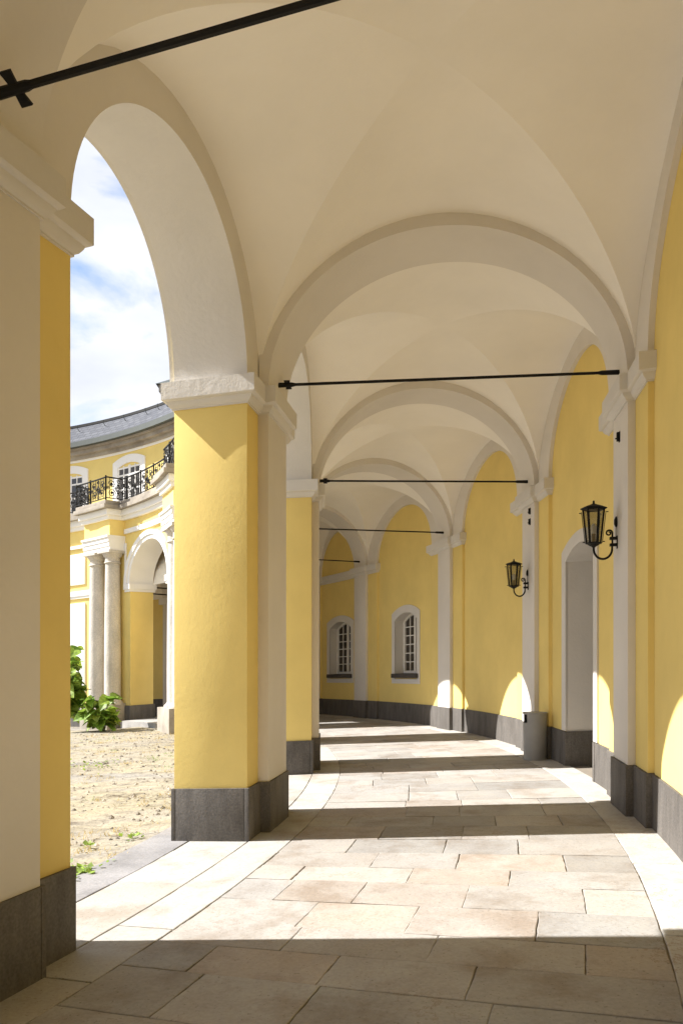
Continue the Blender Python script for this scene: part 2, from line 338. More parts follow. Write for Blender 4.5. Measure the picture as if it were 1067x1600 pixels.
# transverse arches
def trans(k, side, t, h):
    f = (t + W2) / (2 * W2)
    s = (sL[k] + side * HP) * (1 - f) + (sR[k] + side * HPR) * f
    return G(s, t, h)
for k in range(0, 7):
    mb = MB(); E0 = ell(56, W2, CT - I1); E1 = ell(56, W2 + .3, CT - I1 + .3)
    def cl_(t): return max(-W2 - .09, min(W2 + .07, t))
    for side in (-1, 1):
        lo = [trans(k, side, p_[0], I1 + p_[1]) for p_ in E0]; hi = [trans(k, side, cl_(p_[0]), I1 + p_[1]) for p_ in E1]
        mb.strip(lo, hi) if side < 0 else mb.strip(hi, lo)
    mb.strip([trans(k, 1, p_[0], I1 + p_[1]) for p_ in E0], [trans(k, -1, p_[0], I1 + p_[1]) for p_ in E0])
    GB(mb, 'transverse_arch', 'greytrim', smooth=30)
    # tie rod
    if k >= 1:
        mb = MB()
        p0 = Vector(trans(k, 0, -1.57 if k == 1 else -1.66, 4.40)); p1 = Vector(trans(k, 0, 1.61, 4.40)); d = (p1 - p0).normalized()
        q = d.cross(Vector((0, 0, 1))).normalized(); up = Vector((0, 0, 1))
        if k == 1:   # the near rod is a square bar with a flat chamfer
            hw = .0165
            ring = lambda c_: [c_ + q * x_ * hw + up * y_ * hw for x_, y_ in ((-1, -.55), (-.55, -1), (.55, -1), (1, -.55), (1, .55), (.55, 1), (-.55, 1), (-1, .55))]
            A_, B_ = ring(p0), ring(p1)
            for i in range(8): mb.face([A_[i], A_[(i + 1) % 8], B_[(i + 1) % 8], B_[i]])
        else: mb.tube([p0, p1], .0145, 10)
        rod = GB(mb, 'tie_rod', 'iron', smooth=40)
        for pe, sg in ((p1, -1), (p0, 1)):
            mb = MB(); e0 = pe - d * sg * .09; e1 = pe + d * sg * .10
            mb.tube([e0, e0 + d * sg * .03, e1, e1 + d * sg * .04], [.024, .026, .024, .015], 8)
            if sg < 0: GB(mb, 'anchor', 'iron', rod)
        # wedge key through the eye at the left end, splayed tails
        c0 = p0 + d * (.04 if k == 1 else .06)
        for sg in (-1, 1):
            v_ = (q * sg * -.8 + up * sg * -.5 + d * .15 * sg).normalized(); side = d
            a0 = c0; a1 = c0 + v_ * (.078 if k == 1 else .05)
            n2 = v_.cross(side).normalized() * .008
            mb.face([a0 + side * .018 + n2, a0 - side * .018 + n2, a1 - side * .03 + n2, a1 + side * .03 + n2])
            mb.face([a0 + side * .018 - n2, a1 + side * .03 - n2, a1 - side * .03 - n2, a0 - side * .018 - n2])
            for u_, v2 in (((a0 + side * .018), (a1 + side * .03)), ((a0 - side * .018), (a1 - side * .03)), (a1 + side * .03, a1 - side * .03)):
                mb.face([u_ + n2, v2 + n2, v2 - n2, u_ - n2])
        GB(mb, 'anchor', 'iron', rod)
# vaults
def vault(k):
    RISE = CV - I1
    s00, s01 = sL[k] + HP - .03, sL[k + 1] - HP + .03; r0, r1 = sR[k] + HPR - .03, sR[k + 1] - HPR + .03
    HV = 1.797
    def pt(u, v, h):
        f = (v * HV + HV) / (2 * HV); s0 = s00 * (1 - f) + r0 * f; s1 = s01 * (1 - f) + r1 * f
        t = v * HV
        return G(s0 + (s1 - s0) * (u + 1) / 2, t, h)
    mb = MB(); n1, n2 = 28, 20
    for web in range(4):
        grid = []
        for j in range(n2 + 1):
            m_ = math.sin(math.pi / 2 * j / n2); row = []
            for i in range(n1 + 1):
                a_ = math.sin(math.pi * (i / n1 - .5)); c_ = a_ * m_
                h = I1 + RISE * math.sqrt(max(0, 1 - c_ * c_))
                u, v = (m_, c_) if web == 0 else (-m_, c_) if web == 1 else (c_, m_) if web == 2 else (c_, -m_)
                h -= .11 * v * v * (h - I1) / RISE
                h += .03 * (1 - u * u) * (1 - v * v)
                row.append(pt(u, v, h))
            grid.append(row)
        for j in range(n2): mb.strip(grid[j], grid[j + 1], 0 if web < 2 else 1)
    vo_ = GB(mb, 'vault', ['vault', 'vault'], smooth=20); me = vo_.data
    import collections
    ef = collections.defaultdict(set)
    for p_ in me.polygons:
        for ek in p_.edge_keys: ef[ek].add(p_.material_index)
    for e in me.edges:
        if len(ef[e.key]) > 1: e.use_edge_sharp = True
for k in range(0, 6): vault(k)

# back wall, bay by bay
WIN = {4: 19.72, 5: 23.24}
def arc_h(x, half, spring, rise):    # segmental arch height
    r_ = (half * half + rise * rise) / (2 * rise); return spring + math.sqrt(max(0, r_ * r_ - x * x)) - (r_ - rise)
for k in range(0, 6):
    mb = MB(); s0, s1 = sR[k], sR[k + 1]
    hole = None
    if k in WIN: hole = (WIN[k] - .58, WIN[k] + .58, 1.12, 2.60, .19)
    if k == 2: hole = (10.20, 11.50, -.05, 2.88, .17)
    xs = sorted(set([s0, s1] + [s0 + (s1 - s0) * i / 16 for i in range(17)] + ([hole[0], hole[1]] + [hole[0] + (hole[1] - hole[0]) * i / 14 for i in range(15)] if hole else [])))
    for a, b in zip(xs[:-1], xs[1:]):
        if b - a < 1e-4: continue
        mdl = (a + b) / 2
        if hole and hole[0] < mdl < hole[1]:
            hc = (hole[0] + hole[1]) / 2; hf = (hole[1] - hole[0]) / 2
            ha, hb = arc_h(a - hc, hf, hole[3], hole[4]), arc_h(b - hc, hf, hole[3], hole[4])
            mb.face([G(a, TW, ha), G(b, TW, hb), G(b, TW, TOP), G(a, TW, TOP)])
            if hole[2] > PL: mb.face([G(a, TW, PL - .03), G(b, TW, PL - .03), G(b, TW, hole[2]), G(a, TW, hole[2])])
        else: mb.face([G(a, TW, PL - .03), G(b, TW, PL - .03), G(b, TW, TOP), G(a, TW, TOP)])
    wall = GB(mb, 'back_wall', 'yellow', smooth=20)
    # plinth of the wall
    segs = [(s0, s1)] if k != 2 else [(s0, 10.20), (11.50, s1)]
    for a, b in segs:
        mb = MB(); nb = max(1, round((b - a) / 1.05)); fr_ = []
        for i in range(nb):
            x0, x1 = a + (b - a) * i / nb, a + (b - a) * (i + 1) / nb
            fr_ += [(x0 + (x1 - x0) * q / 4, TW - .023) for q in range(1 if i else 0, 4)]
            if i < nb - 1: fr_ += [(x1 - .002, TW - .023), (x1 - .002, TW - .017), (x1 + .002, TW - .017), (x1 + .002, TW - .023)]
            else: fr_.append((x1, TW - .023))
        mb.strip([G(x, t_, -.1) for x, t_ in fr_], [G(x, t_, PL) for x, t_ in fr_]); mb.strip([G(x, t_, PL) for x, t_ in fr_], [G(x, TW + .05, PL) for x, t_ in fr_])
        for x in (a, b): mb.face([G(x, TW - .023, -.1), G(x, TW + .05, -.1), G(x, TW + .05, PL), G(x, TW - .023, PL)])
        GB(mb, 'plinth', 'basalt', wall, smooth=25)
    # wall arch (formeret)
    a, b = (sR[k] + HL, sR[k + 1] - HL) if k < 5 else (sR[5] + HPR + .02, sR[6] - HPR - .02); mid = (a + b) / 2; A = (b - a) / 2
    inn = ell(NA, A, CI - I1, mid); mb = MB()
    cols = [(sR[k], 0), (a, 0)] + inn + [(b, 0), (sR[k + 1], 0)]
    mb.strip([G(q[0], TL, I1 + max(0, q[1])) for q in cols], [G(q[0], TL, TOP) for q in cols])
    mb.strip([G(q[0], TL, I1 + q[1]) for q in inn], [G(q[0], TW + .05, I1 + q[1]) for q in inn])
    GB(mb, 'wall_arch', 'greytrim', smooth=30)
    if k == 5:   # the impost band runs on along this bay
        mb = MB(); pr = IMP[1:]; 
        for (d0, h0), (d1, h1) in zip(pr[:-1], pr[1:]):
            xs = [sR[5] + (sR[6] - sR[5]) * i / 8 for i in range(9)]
            mb.strip([G(x, TW - max(0, d0) * .7, h0) for x in xs], [G(x, TW - max(0, d1) * .7, h1) for x in xs])
        GB(mb, 'impost_band', 'white', wall, smooth=35)
for k in range(0, 7):
    s = sR[k]
    lo_ = HL if k != 6 else HPR + .015; hi_l = HL if k < 5 else HPR + .015
    mb = MB(); mb.box(s - lo_, s + hi_l, TL, TW + .2, PL - .03, I0 + .03, T=G, n=4); les = GB(mb, 'lesene', 'yellow', bevel=.004)
    mb = MB(); mb.box(s - HPR, s + HPR, TR, TL + .02, PL - .03, I0 + .03, T=G, n=2); GB(mb, 'pilaster', 'greytrim', les, bevel=.005)
    P = orient([(s - lo_, TW + .25), (s - lo_, TL), (s - HPR, TL), (s - HPR, TR), (s + HPR, TR), (s + HPR, TL), (s + hi_l, TL), (s + hi_l, TW + .25)])
    mb = MB(); ring_loft(mb, P, [(.024, -.1), (.024, PL + .004), (.020, PL + .008), (-.02, PL + .008)]); GB(mb, 'plinth', 'basalt', les, bevel=.003)
    mb = MB(); ring_loft(mb, P, IMP); GB(mb, 'impost', 'white', les, smooth=35)

# surrounds, windows, door
def arch_frame(mb, c, hf_in, hf_out, sp_in, ri_in, sp_out, ri_out, bot_in, bot_out, t0, t1, n_=16):
    """flat band round an opening; front at t0, returns to t1"""
    inn = [(c - hf_in, bot_in)] + [(c - hf_in + 2 * hf_in * i / n_, arc_h(-hf_in + 2 * hf_in * i / n_, hf_in, sp_in, ri_in)) for i in range(n_ + 1)] + [(c + hf_in, bot_in)]
    ou = [(c - hf_out, bot_in)] + [(c - hf_out + 2 * hf_out * i / n_, arc_h(-hf_out + 2 * hf_out * i / n_, hf_out, sp_out, ri_out)) for i in range(n_ + 1)] + [(c + hf_out, bot_in)]
    mb.strip([G(a, t0, h) for a, h in inn], [G(a, t0, h) for a, h in ou])
    mb.strip([G(a, t0, h) for a, h in ou], [G(a, t1, h) for a, h in ou])
    mb.strip([G(a, t0, h) for a, h in inn], [G(a, TW + .01, h) for a, h in inn])
    if bot_out < bot_in:
        mb.box(c - hf_out, c + hf_out, t0, t1, bot_out, bot_in - .0005, T=G, n=4)
    return inn
for k, c in WIN.items():
    root = GB(MB(), 'window', 'frame') if False else None
    mb = MB(); inn = arch_frame(mb, c, .58, .73, 2.60, .19, 2.79, .19, 1.10, .98, TW - .022, TW + .02)
    sur = GB(mb, 'window_surround', 'white', smooth=30)
    mb = MB(); D = TW + .30     # reveal
    mb.strip([G(a, TW - .01, h) for a, h in inn], [G(a, D, h) for a, h in inn]); mb.face([G(c - .58, TW, 1.11), G(c + .58, TW, 1.11), G(c + .58, D, 1.11), G(c - .58, D, 1.11)])
    GB(mb, 'reveal', 'white', sur, smooth=30)
    mb = MB(); mb.box(c - .66, c + .66, TW - .09, TW + .29, 1.125, 1.235, T=G, n=3); GB(mb, 'sill', 'sill', sur, bevel=.015)
    mb = MB(); top = lambda x: arc_h(x, .58, 2.60, .19)
    for x0, x1 in ((-.58, -.52), (.52, .58), (-.045, .045)):
        mb.box(c + x0, c + x1, D - .06, D + .01, 1.235, top(min(abs(x0), abs(x1)) + .03) - .0, T=G)
    mb.box(c - .52, c + .52, D - .055, D + .01, 1.235, 1.30, T=G)
    n_ = 14
    for i in range(n_):
        xa, xb = -.52 + 1.04 * i / n_, -.52 + 1.04 * (i + 1) / n_
        q0, q1 = top(xa), top(xb)
        for t_ in (D - .055,):
            mb.face([G(c + xa, t_, q0 - .06), G(c + xb, t_, q1 - .06), G(c + xb, t_, q1), G(c + xa, t_, q0)])
            mb.face([G(c + xa, t_, q0 - .06), G(c + xa, D, q0 - .06), G(c + xb, D, q1 - .06), G(c + xb, t_, q1 - .06)])
    for x in (-.283, .283): mb.box(c + x - .012, c + x + .012, D - .04, D + .01, 1.30, top(x) - .05, T=G)
    for j in range(1, 6):
        h = 1.30 + (2.66 - 1.30) * j / 6; mb.box(c - .52, c - .045, D - .038, D + .01, h - .012, h + .012, T=G); mb.box(c + .045, c + .52, D - .038, D + .01, h - .012, h + .012, T=G)
    fr = GB(mb, 'window_frame', 'frame', sur)
    mb = MB(); mb.face([G(c - .58, D - .015, 1.2), G(c + .58, D - .015, 1.2), G(c + .58, D - .015, 2.82), G(c - .58, D - .015, 2.82)]); GB(mb, 'window_pane', 'glass', sur)
mb = MB(); dc = 10.85
inn = arch_frame(mb, dc, .65, .83, 2.88, .17, 3.03, .19, PL + .01, PL + .01, TW - .022, TW + .02)
dsur = GB(mb, 'door_surround', 'white', smooth=30)
mb = MB(); D = TW + .75
arcp = inn[1:-1]
mb.strip([G(a, TW - .01, h) for a, h in arcp], [G(a, D, h) for a, h in arcp])
for sg in (-1, 1): mb.face([G(dc + sg * .65, TW - .005, PL), G(dc + sg * .65, D, PL), G(dc + sg * .65, D, 2.88), G(dc + sg * .65, TW - .005, 2.88)])
GB(mb, 'door_reveal', 'white', dsur, smooth=30)
for sg in (-1, 1): mb = MB(); mb.box(dc + sg * .65 - (.0 if sg > 0 else .1) - (.025 if sg > 0 else -.025), dc + sg * .65 + (.1 if sg > 0 else 0), TW - .03, D, -.1, PL, T=G); GB(mb, 'door_plinth', 'basalt', dsur, bevel=.003)
mb = MB(); mb.box(dc - .63, dc - .01, D - .03, D + .03, .05, 2.95, T=G); mb.box(dc + .01, dc + .63, D - .03, D + .03, .05, 2.95, T=G)
for x in (-.56, .08):
    for h0, h1 in ((.2, .95), (1.1, 1.9), (2.05, 2.75)): mb.box(dc + x, dc + x + .48, D - .045, D - .03, h0, h1, T=G)
GB(mb, 'door', 'door', dsur, bevel=.004)
# end walls, roof slab and attic storey over the vaults
for s in (sL[0] - .85, sL[6] + 1.0): mb = MB(); mb.box(s - .1, s + .1, -2.5, 2.6, -.1, TOP, T=G); GB(mb, 'closing_end_wall', 'greytrim')  # near end wall is unseen, added close behind the camera to reduce light
for a_, b_, c_, d_, e_ in ((sL[6] + .7, sL[6] + 1.0, TO + .02, TJ - .01, 4.2), (sL[6] + .7, sL[6] + 1.0, TW + .005, TW + .3, -.1), (sL[0] - .85, sL[0], TO + .02, TJ - .01, 4.2), (sL[0] - .85, sR[0], TW + .005, TW + .3, -.1)):
    mb = MB(); mb.box(a_, b_, c_, d_, e_, TOP, T=G); GB(mb, 'end_wall_return', 'yellow')
mb = MB(); mb.box(sL[0] - .95, sL[6] + .95, TO - .35, 4.6, TOP + .01, TOP + .4, T=G, n=40); GB(mb, 'terrace_slab', 'stonecornice')
mb = MB(); mb.box(sL[0] - .95, sL[6] + .9, -.9, 4.5, TOP + .41, TOP + 3.2, T=G, n=40); GB(mb, 'attic_storey', 'yellow')
mb = MB(); mb.box(sL[0] - .95, sL[6] + .9, TW + .9, TW + 1.2, -.3, TOP, T=G, n=30); GB(mb, 'rear_wall', 'yellow')

# ------------------------------------------------------------------ paving
random.seed(7)
def slab(mb, tones, s0, s1, t0, t1, gap=.004, hj=.0015, mi=0, tone=None, top=0.0):
    r_ = random.Random(int(s0 * 977 + t0 * 31337)); j = lambda a: r_.uniform(-a, a)
    q = [(s0 + gap + j(.004), t0 + gap + j(.004)), (s1 - gap + j(.004), t0 + gap + j(.004)), (s1 - gap + j(.004), t1 - gap + j(.004)), (s0 + gap + j(.004), t1 - gap + j(.004))]
    base = top + j(hj); ti = (j(.0015), j(.0015)); b_ = .005
    n_ = 8; ring = []
    for e in range(4):
        a, b = q[e], q[(e + 1) % 4]
        for i in range(n_):
            f = i / n_; w_ = 0 if i == 0 else 1
            ring.append((a[0] + (b[0] - a[0]) * f + w_ * j(.0032), a[1] + (b[1] - a[1]) * f + w_ * j(.0032)))
    cs, ct = (s0 + s1) / 2, (t0 + t1) / 2
    ins = [(x + (b_ if x < cs else -b_), y + (b_ if y < ct else -b_)) for x, y in ring]
    hh_ = lambda x, y: base + ti[0] * (x - cs) * 2 + ti[1] * (y - ct) * 2
    Top = [G(x, y, hh_(x, y)) for x, y in ins]; Mid = [G(x, y, hh_(x, y) - .003) for x, y in ring]; Bot = [G(x, y, top - .05) for x, y in ring]
    k0 = len(mb.f)
    mb.face(Top, mi); L_ = len(ring)
    for i in range(L_):
        mb.face([Mid[i], Mid[(i + 1) % L_], Top[(i + 1) % L_], Top[i]], mi); mb.face([Bot[i], Bot[(i + 1) % L_], Mid[(i + 1) % L_], Mid[i]], mi)
    tones += [tone] * (len(mb.f) - k0)
def rt_(lo=.86, hi=1.08, warm=.05):
    v = random.uniform(lo, hi); c_ = random.uniform(-warm, warm); return (v * (1 + c_), v, v * (1 - c_ * 1.2), 1)
mb = MB(); tones = []
s = -6.0
TBL, TBR = -1.383, 1.446
while s < 25.5:
    d = random.choice([.40, .46, .50, .50, .54, .60]) if s > 1 else .5
    t = TBL; first = True
    while t < TBR - .05:
        wd = random.uniform(.52, .86)
        if first: wd = random.uniform(.35, .95); first = False
        if TBR - (t + wd) < .38: wd = TBR - t
        if wd > 1.15: wd = wd / 2
        red = random.random()
        tn = rt_(.88, 1.08, .018)
        if red < .17: tn = (tn[0] * .98, tn[1] * .93, tn[2] * .89, 1)
        elif red < .3: tn = (tn[0] * .86, tn[1] * .87, tn[2] * .88, 1)
        slab(mb, tones, s, s + d, t, t + wd, random.choice([.0018, .0022, .003, .004]), .003, 0, tn)
        t += wd
    s += d
mb.build('flagstone_paving', 'flag', None, weld=False, tones=tones); tag(bpy.data.objects['flagstone_paving'], 'warm sandstone flagstones in staggered courses across the arcade floor', 'paving', kind='structure')
mb = MB(); tones = []
def rowof(t0, t1, lo, hi, start=-6, end=25.5, skip=None, mi=0, gap=.004, tone=(.92, 1.06)):
    s = start
    while s < end:
        d = random.uniform(lo, hi); slab(mb, tones, s, s + d, t0, t1, gap, .0015, mi, rt_(*tone, .02)); s += d
rowof(-1.78, TBL, .8, 1.2); rowof(-2.349, -1.78, .9, 1.3); rowof(TBR, 1.865, 1.0, 1.5, gap=.0025, tone=(1.03, 1.13))
mb.build('border_paving', 'border', None, weld=False, tones=tones); tag(bpy.data.objects['border_paving'], 'pale stone border strips curving along both sides of the flagstones', 'paving', kind='structure')
mb = MB(); tones = []; rowof(-2.80, -2.353, 1.3, 2.2, gap=.004, tone=(.85, 1.1)); mb.build('kerb', 'kerb', None, weld=False, tones=tones); tag(bpy.data.objects['kerb'], 'dark grey kerb stones between the arcade floor and the courtyard', 'kerb', kind='structure')
mb = MB(); xs = [-7 + 33 * i / 60 for i in range(61)]; mb.strip([G(x, -2.79, -.011) for x in xs], [G(x, TW + .3, -.011) for x in xs]); mb.build('paving_bed', 'joint'); tag(bpy.data.objects['paving_bed'], 'dark earth bed seen in the joints between the flagstones', 'paving', kind='structure')

# ------------------------------------------------------------------ courtyard ground
def gz(x, y):
    p = Vector((x, y, 0))
    return .035 * noise.noise(p * .35) + .02 * noise.noise(p * 1.3 + Vector((9, 1, 0))) + .012 * noise.noise(p * 4.1) + .006 * noise.noise(p * 11)
mb = MB(); ns_, nt_ = 250, 130; grid = []
for i in range(ns_ + 1):
    s = -6 + 32 * i / ns_; row = []
    for j in range(nt_ + 1):
        f = j / nt_; t = -2.74 - (19.26) * f ** 1.25
        x, y, z = G(s, t, 0); e = min(1, max(0, (-2.74 - t) / .5))
        row.append((x, y, X_SHEAR * x - .012 - .02 * e + gz(x, y) * (.25 + .75 * e)))
    grid.append(row)
for i in range(ns_): mb.strip(grid[i], grid[i + 1])
g_ = mb.build('courtyard_ground', 'earth', smooth=60); tag(g_, 'bare sandy courtyard ground with dry grass, gravel and old cobbles', 'ground', kind='structure')
mb = MB(); n_ = 24; L_ = 260
for i in range(n_):
    for j in range(n_):
        x0, x1 = -L_ + 2 * L_ * i / n_, -L_ + 2 * L_ * (i + 1) / n_; y0, y1 = -L_ + 2 * L_ * j / n_, -L_ + 2 * L_ * (j + 1) / n_
        zf = lambda x: X_SHEAR * max(-40, min(12, x)) - .16
        mb.face([(x0, y0, zf(x0)), (x1, y0, zf(x1)), (x1, y1, zf(x1)), (x0, y1, zf(x0))])
g_ = mb.build('outer_ground', 'earth', smooth=60); tag(g_, 'sandy ground stretching away around the buildings', 'ground', kind='structure')

# ------------------------------------------------------------------ palace wing across the courtyard corner
OX, OY = -14.75, 14.96
def Wg(ph, r, h):
    x = OX + r * math.cos(R(ph)); y = OY + r * math.sin(R(ph)); return (x, y, h + X_SHEAR * x)
wing = empty('palace_wing', Wg(40, 12, 0)); tag(wing, 'sunlit yellow palace wing beyond the courtyard with slate roof, balcony and paired columns', 'building')
def WB(mb, name, mats, parent=wing, **k):
    o = mb.build(name, mats, parent, **k); o.matrix_parent_inverse = Matrix.Translation(-Vector(_wl(parent))); return o
A0, A1 = 34.46, 46.0; AC, AH = (A0 + A1) / 2, (A1 - A0) / 2; AHM = R(AH) * 12
def archpts(extra=0, n_=40): return [(AC - (AH + math.degrees(extra / 12)) * math.cos(math.pi * i / n_), (1.20 + extra) * math.sin(math.pi * i / n_)) for i in range(n_ + 1)]
FT = 6.3
mb = MB(); cur = archpts()
phs = [22 + (A0 - 22) * i / 12 for i in range(13)]
mb.strip([Wg(p_, 12, I1 + .4) for p_ in phs], [Wg(p_, 12, FT) for p_ in phs]); phs = [30.5 + (A0 - 30.5) * i / 4 for i in range(5)]  # lower part left open out of view so light enters the passage
mb.strip([Wg(p_, 12, -.3) for p_ in phs], [Wg(p_, 12, I1 + .4) for p_ in phs])
phs = [A1 + (61.5 - A1) * i / 12 for i in range(13)]
mb.strip([Wg(p_, 12, -.3) for p_ in phs], [Wg(p_, 12, FT) for p_ in phs]); phs = [61.5 + 16.5 * i / 12 for i in range(13)]
mb.strip([Wg(p_, 12, I1 + .4) for p_ in phs], [Wg(p_, 12, FT) for p_ in phs])  # hidden stretch kept open below to brighten the passage
mb.strip([Wg(a, 12, I1 + h) for a, h in cur], [Wg(a, 12, FT) for a, h in cur])
for p_ in (A0, A1): mb.face([Wg(p_, 12, -.3), Wg(p_, 12.8, -.3), Wg(p_, 12.8, I1), Wg(p_, 12, I1)])
WB(mb, 'facade_wall', 'yellow', smooth=20)
mb = MB(); mb.strip([Wg(a, 12, I1 + h) for a, h in cur], [Wg(a, 12.8, I1 + h) for a, h in cur])
WB(mb, 'arch_soffit', 'bright', smooth=30)
def wband(mb, crv0, crv1, r0, r1):
    mb.strip([Wg(a, r0, I1 + h) for a, h in crv0], [Wg(a, r0, I1 + h) for a, h in crv1]); mb.strip([Wg(a, r0, I1 + h) for a, h in crv1], [Wg(a, r1, I1 + h) for a, h in crv1]); mb.strip([Wg(a, r0, I1 + h) for a, h in crv0], [Wg(a, r1, I1 + h) for a, h in crv0])
mb = MB(); wband(mb, archpts(0), archpts(.12), 11.96, 12.01); wband(mb, archpts(.12), archpts(.26), 11.92, 12.01); WB(mb, 'archivolt', 'bright', smooth=25)
WBX = lambda mb, p0, p1, r0, r1, h0, h1, n=4, mi=0: mb.box(p0, p1, r0, r1, h0, h1, T=Wg, n=n, mi=mi)
# imposts, plinths
for p0, p1 in ((A1 - .35, 47.3), (31.6, A0 + .35), (55.2, 61.4)):
    mb = MB(); WBX(mb, p0, p1, 11.92, 12.1, I0 + .08, I1, 6); WBX(mb, p0 + .1, p1 - .1, 11.95, 12.1, I0, I0 + .08, 6); WB(mb, 'impost_band', 'bright')
for p_, sg in ((A1, -1), (A0, 1)):
    mb = MB(); WBX(mb, min(p_, p_ + sg * .36), max(p_, p_ + sg * .36), 12.1, 12.88, I0 + .08, I1, 1); WBX(mb, min(p_, p_ + sg * .2), max(p_, p_ + sg * .2), 12.1, 12.85, I0, I0 + .08, 1); WB(mb, 'impost_return', 'bright')
for p0, p1 in ((A1 - .2, 47.2), (31.5, A0 + .2)): mb = MB(); WBX(mb, p0, p1, 11.96, 12.84, -.2, PL + .05, 3); WB(mb, 'plinth', 'basalt')
mb = MB(); WBX(mb, 55, 61.4, 11.96, 12.1, -.2, PL + .05, 8)
WB(mb, 'plinth', 'basalt')
mb = MB(); WBX(mb, A0 + .2, A1 - .2, 11.65, 13.0, -.2, .10, 4); WB(mb, 'threshold_step', 'kerb', tones=[(1.3, 1.3, 1.25, 1)] * len(mb.f))
# interior seen through the arch
mb = MB(); xs = [42.5 + 30 * i / 20 for i in range(21)]
mb.strip([Wg(p_, 16.3, -.2) for p_ in xs], [Wg(p_, 16.3, 6) for p_ in xs]); WB(mb, 'inner_wall', 'yellow')
mb = MB(); mb.strip([Wg(p_, 16.28, -.2) for p_ in xs], [Wg(p_, 16.28, PL) for p_ in xs]); WB(mb, 'inner_plinth', 'basalt')
mb = MB()
for j in range(12):
    f = lambda j_: (12.8 + 3.5 * (1 - math.cos(math.pi * j_ / 12)) / 2, I1 + 1.6 * math.sin(math.pi * j_ / 12))
    (ra, ha), (rb, hb) = f(j), f(j + 1); mb.strip([Wg(p_, ra, ha) for p_ in xs], [Wg(p_, rb, hb) for p_ in xs])
WB(mb, 'inner_vault', 'vault', smooth=30)
mb = MB()
for p_ in (72.5,): mb.box(p_ - .3, p_ + .3, 12.85, 16.4, -.2, 6.2, T=Wg)  # unseen closing wall, added to keep the passage dim
WB(mb, 'added_cross_wall', 'yellow')
mb = MB(); q_ = [A1 + i * (61.5 - A1) / 8 for i in range(9)]; mb.strip([Wg(p_, 12.8, -.2) for p_ in q_], [Wg(p_, 12.8, FT) for p_ in q_])
WB(mb, 'inner_face', 'yellow')
for pc in (52, 58.5):
    mb = MB(); WBX(mb, pc - 1.3, pc + 1.3, 16.12, 16.32, 0, I0, 2); pl = WB(mb, 'inner_pilaster', 'greytrim')
    mb = MB(); WBX(mb, pc - 1.7, pc + 1.7, 16.02, 16.32, I0, I1, 2); WB(mb, 'inner_impost', 'bright', pl)
    mb = MB(); mb.strip([Wg(pc - 1.3, 12.8 + 3.3 * (1 - math.cos(math.pi * j / 16)) / 2, I1 + 1.35 * math.sin(math.pi * j / 16)) for j in range(17)], [Wg(pc + 1.3, 12.8 + 3.3 * (1 - math.cos(math.pi * j / 16)) / 2, I1 + 1.35 * math.sin(math.pi * j / 16)) for j in range(17)])
    mb.strip([Wg(pc - 1.3, 12.8 + 3.3 * (1 - math.cos(math.pi * j / 16)) / 2, I1 + 1.35 * math.sin(math.pi * j / 16)) for j in range(17)], [Wg(pc - 1.3, 12.8 + 3.3 * (1 - math.cos(math.pi * j / 16)) / 2, I1 + 1.65 * math.sin(math.pi * j / 16)) for j in range(17)])
    WB(mb, 'inner_arch', 'greytrim', pl, smooth=30)
    mb = MB(); mb.tube([Wg(pc, 12.8, 4.33), Wg(pc, 16.2, 4.33)], .025, 6); WB(mb, 'inner_tie_rod', 'iron', pl)
# column blocks
def colblock(p0, p1, cols):
    fr = 11.45
    mb = MB(); WBX(mb, p0 - .3, p1 + .3, fr - .1, 12.0, -.3, .60, 2); blk = WB(mb, 'pedestal', 'stonecornice', bevel=.01)
    for pc in cols:
        c = Vector(Wg(pc, 11.74, 0)); mb = MB()
        mb.lathe([(.25, .70), (.252, 1.6), (.245, 2.8), (.232, 3.9), (.218, 4.82), (.218, 4.9)], 28, c)
        col = WB(mb, 'column', 'sand', smooth=35)
        mb = MB(); mb.lathe([(.33, .58), (.33, .64), (.30, .66), (.27, .69), (.26, .72)], 28, c); WB(mb, 'column_base', 'sand', col, smooth=35)
        mb = MB(); mb.lathe([(.22, 4.88), (.25, 4.9), (.25, 4.93), (.225, 4.95), (.225, 5.06), (.26, 5.1), (.30, 5.17), (.315, 5.2)], 28, c)
        q = c; u = Vector((-math.sin(R(pc)), math.cos(R(pc)), 0)); n__ = Vector((math.cos(R(pc)), math.sin(R(pc)), 0))
        T_ = lambda a, b, h: tuple(q + u * a + n__ * b + Vector((0, 0, h)))
        mb.box(-.33, .33, -.33, .3, 5.2, 5.28, T=T_); WB(mb, 'capital', 'sand', col, smooth=35)
    mb = MB(); 
    for h0, h1, d_ in ((5.28, 5.40, 0), (5.40, 5.53, -.025), (5.53, 5.66, -.05), (5.66, 5.72, -.09)): WBX(mb, p0 - .1 + d_, p1 + .1 - d_, fr + .02 + d_, 12.01, h0, h1, 2)
    WB(mb, 'architrave', 'bright')
    mb = MB(); WBX(mb, p0, p1, fr + .03, 12.01, 5.72, 6.3, 2); WB(mb, 'frieze', 'yellow')
    mb = MB(); WBX(mb, p0 - .2, p1 + .2, fr - .05, 12.01, 6.20, 6.32, 2); WBX(mb, p0 - .5, p1 + .5, fr - .12, 12.01, 6.32, 6.5, 2); WB(mb, 'cornice_moulding', 'bright', bevel=.01)
    mb = MB(); WBX(mb, p0 - .9, p1 + .9, fr - .25, 12.01, 6.5, 6.62, 2); WBX(mb, p0 - .7, p1 + .7, fr - .19, 12.01, 6.62, 6.74, 2); WB(mb, 'cornice', 'stonecornice', bevel=.008)
colblock(47.5, 54.2, (48.75, 52.75))
colblock(23.5, 29.3, (27.3, 24.6))
mb = MB(); WBX(mb, 22, 78, 11.9, 12.0, 6.20, 6.32, 30); WBX(mb, 22, 78, 11.82, 12.0, 6.32, 6.5, 30); WB(mb, 'cornice_moulding', 'bright')
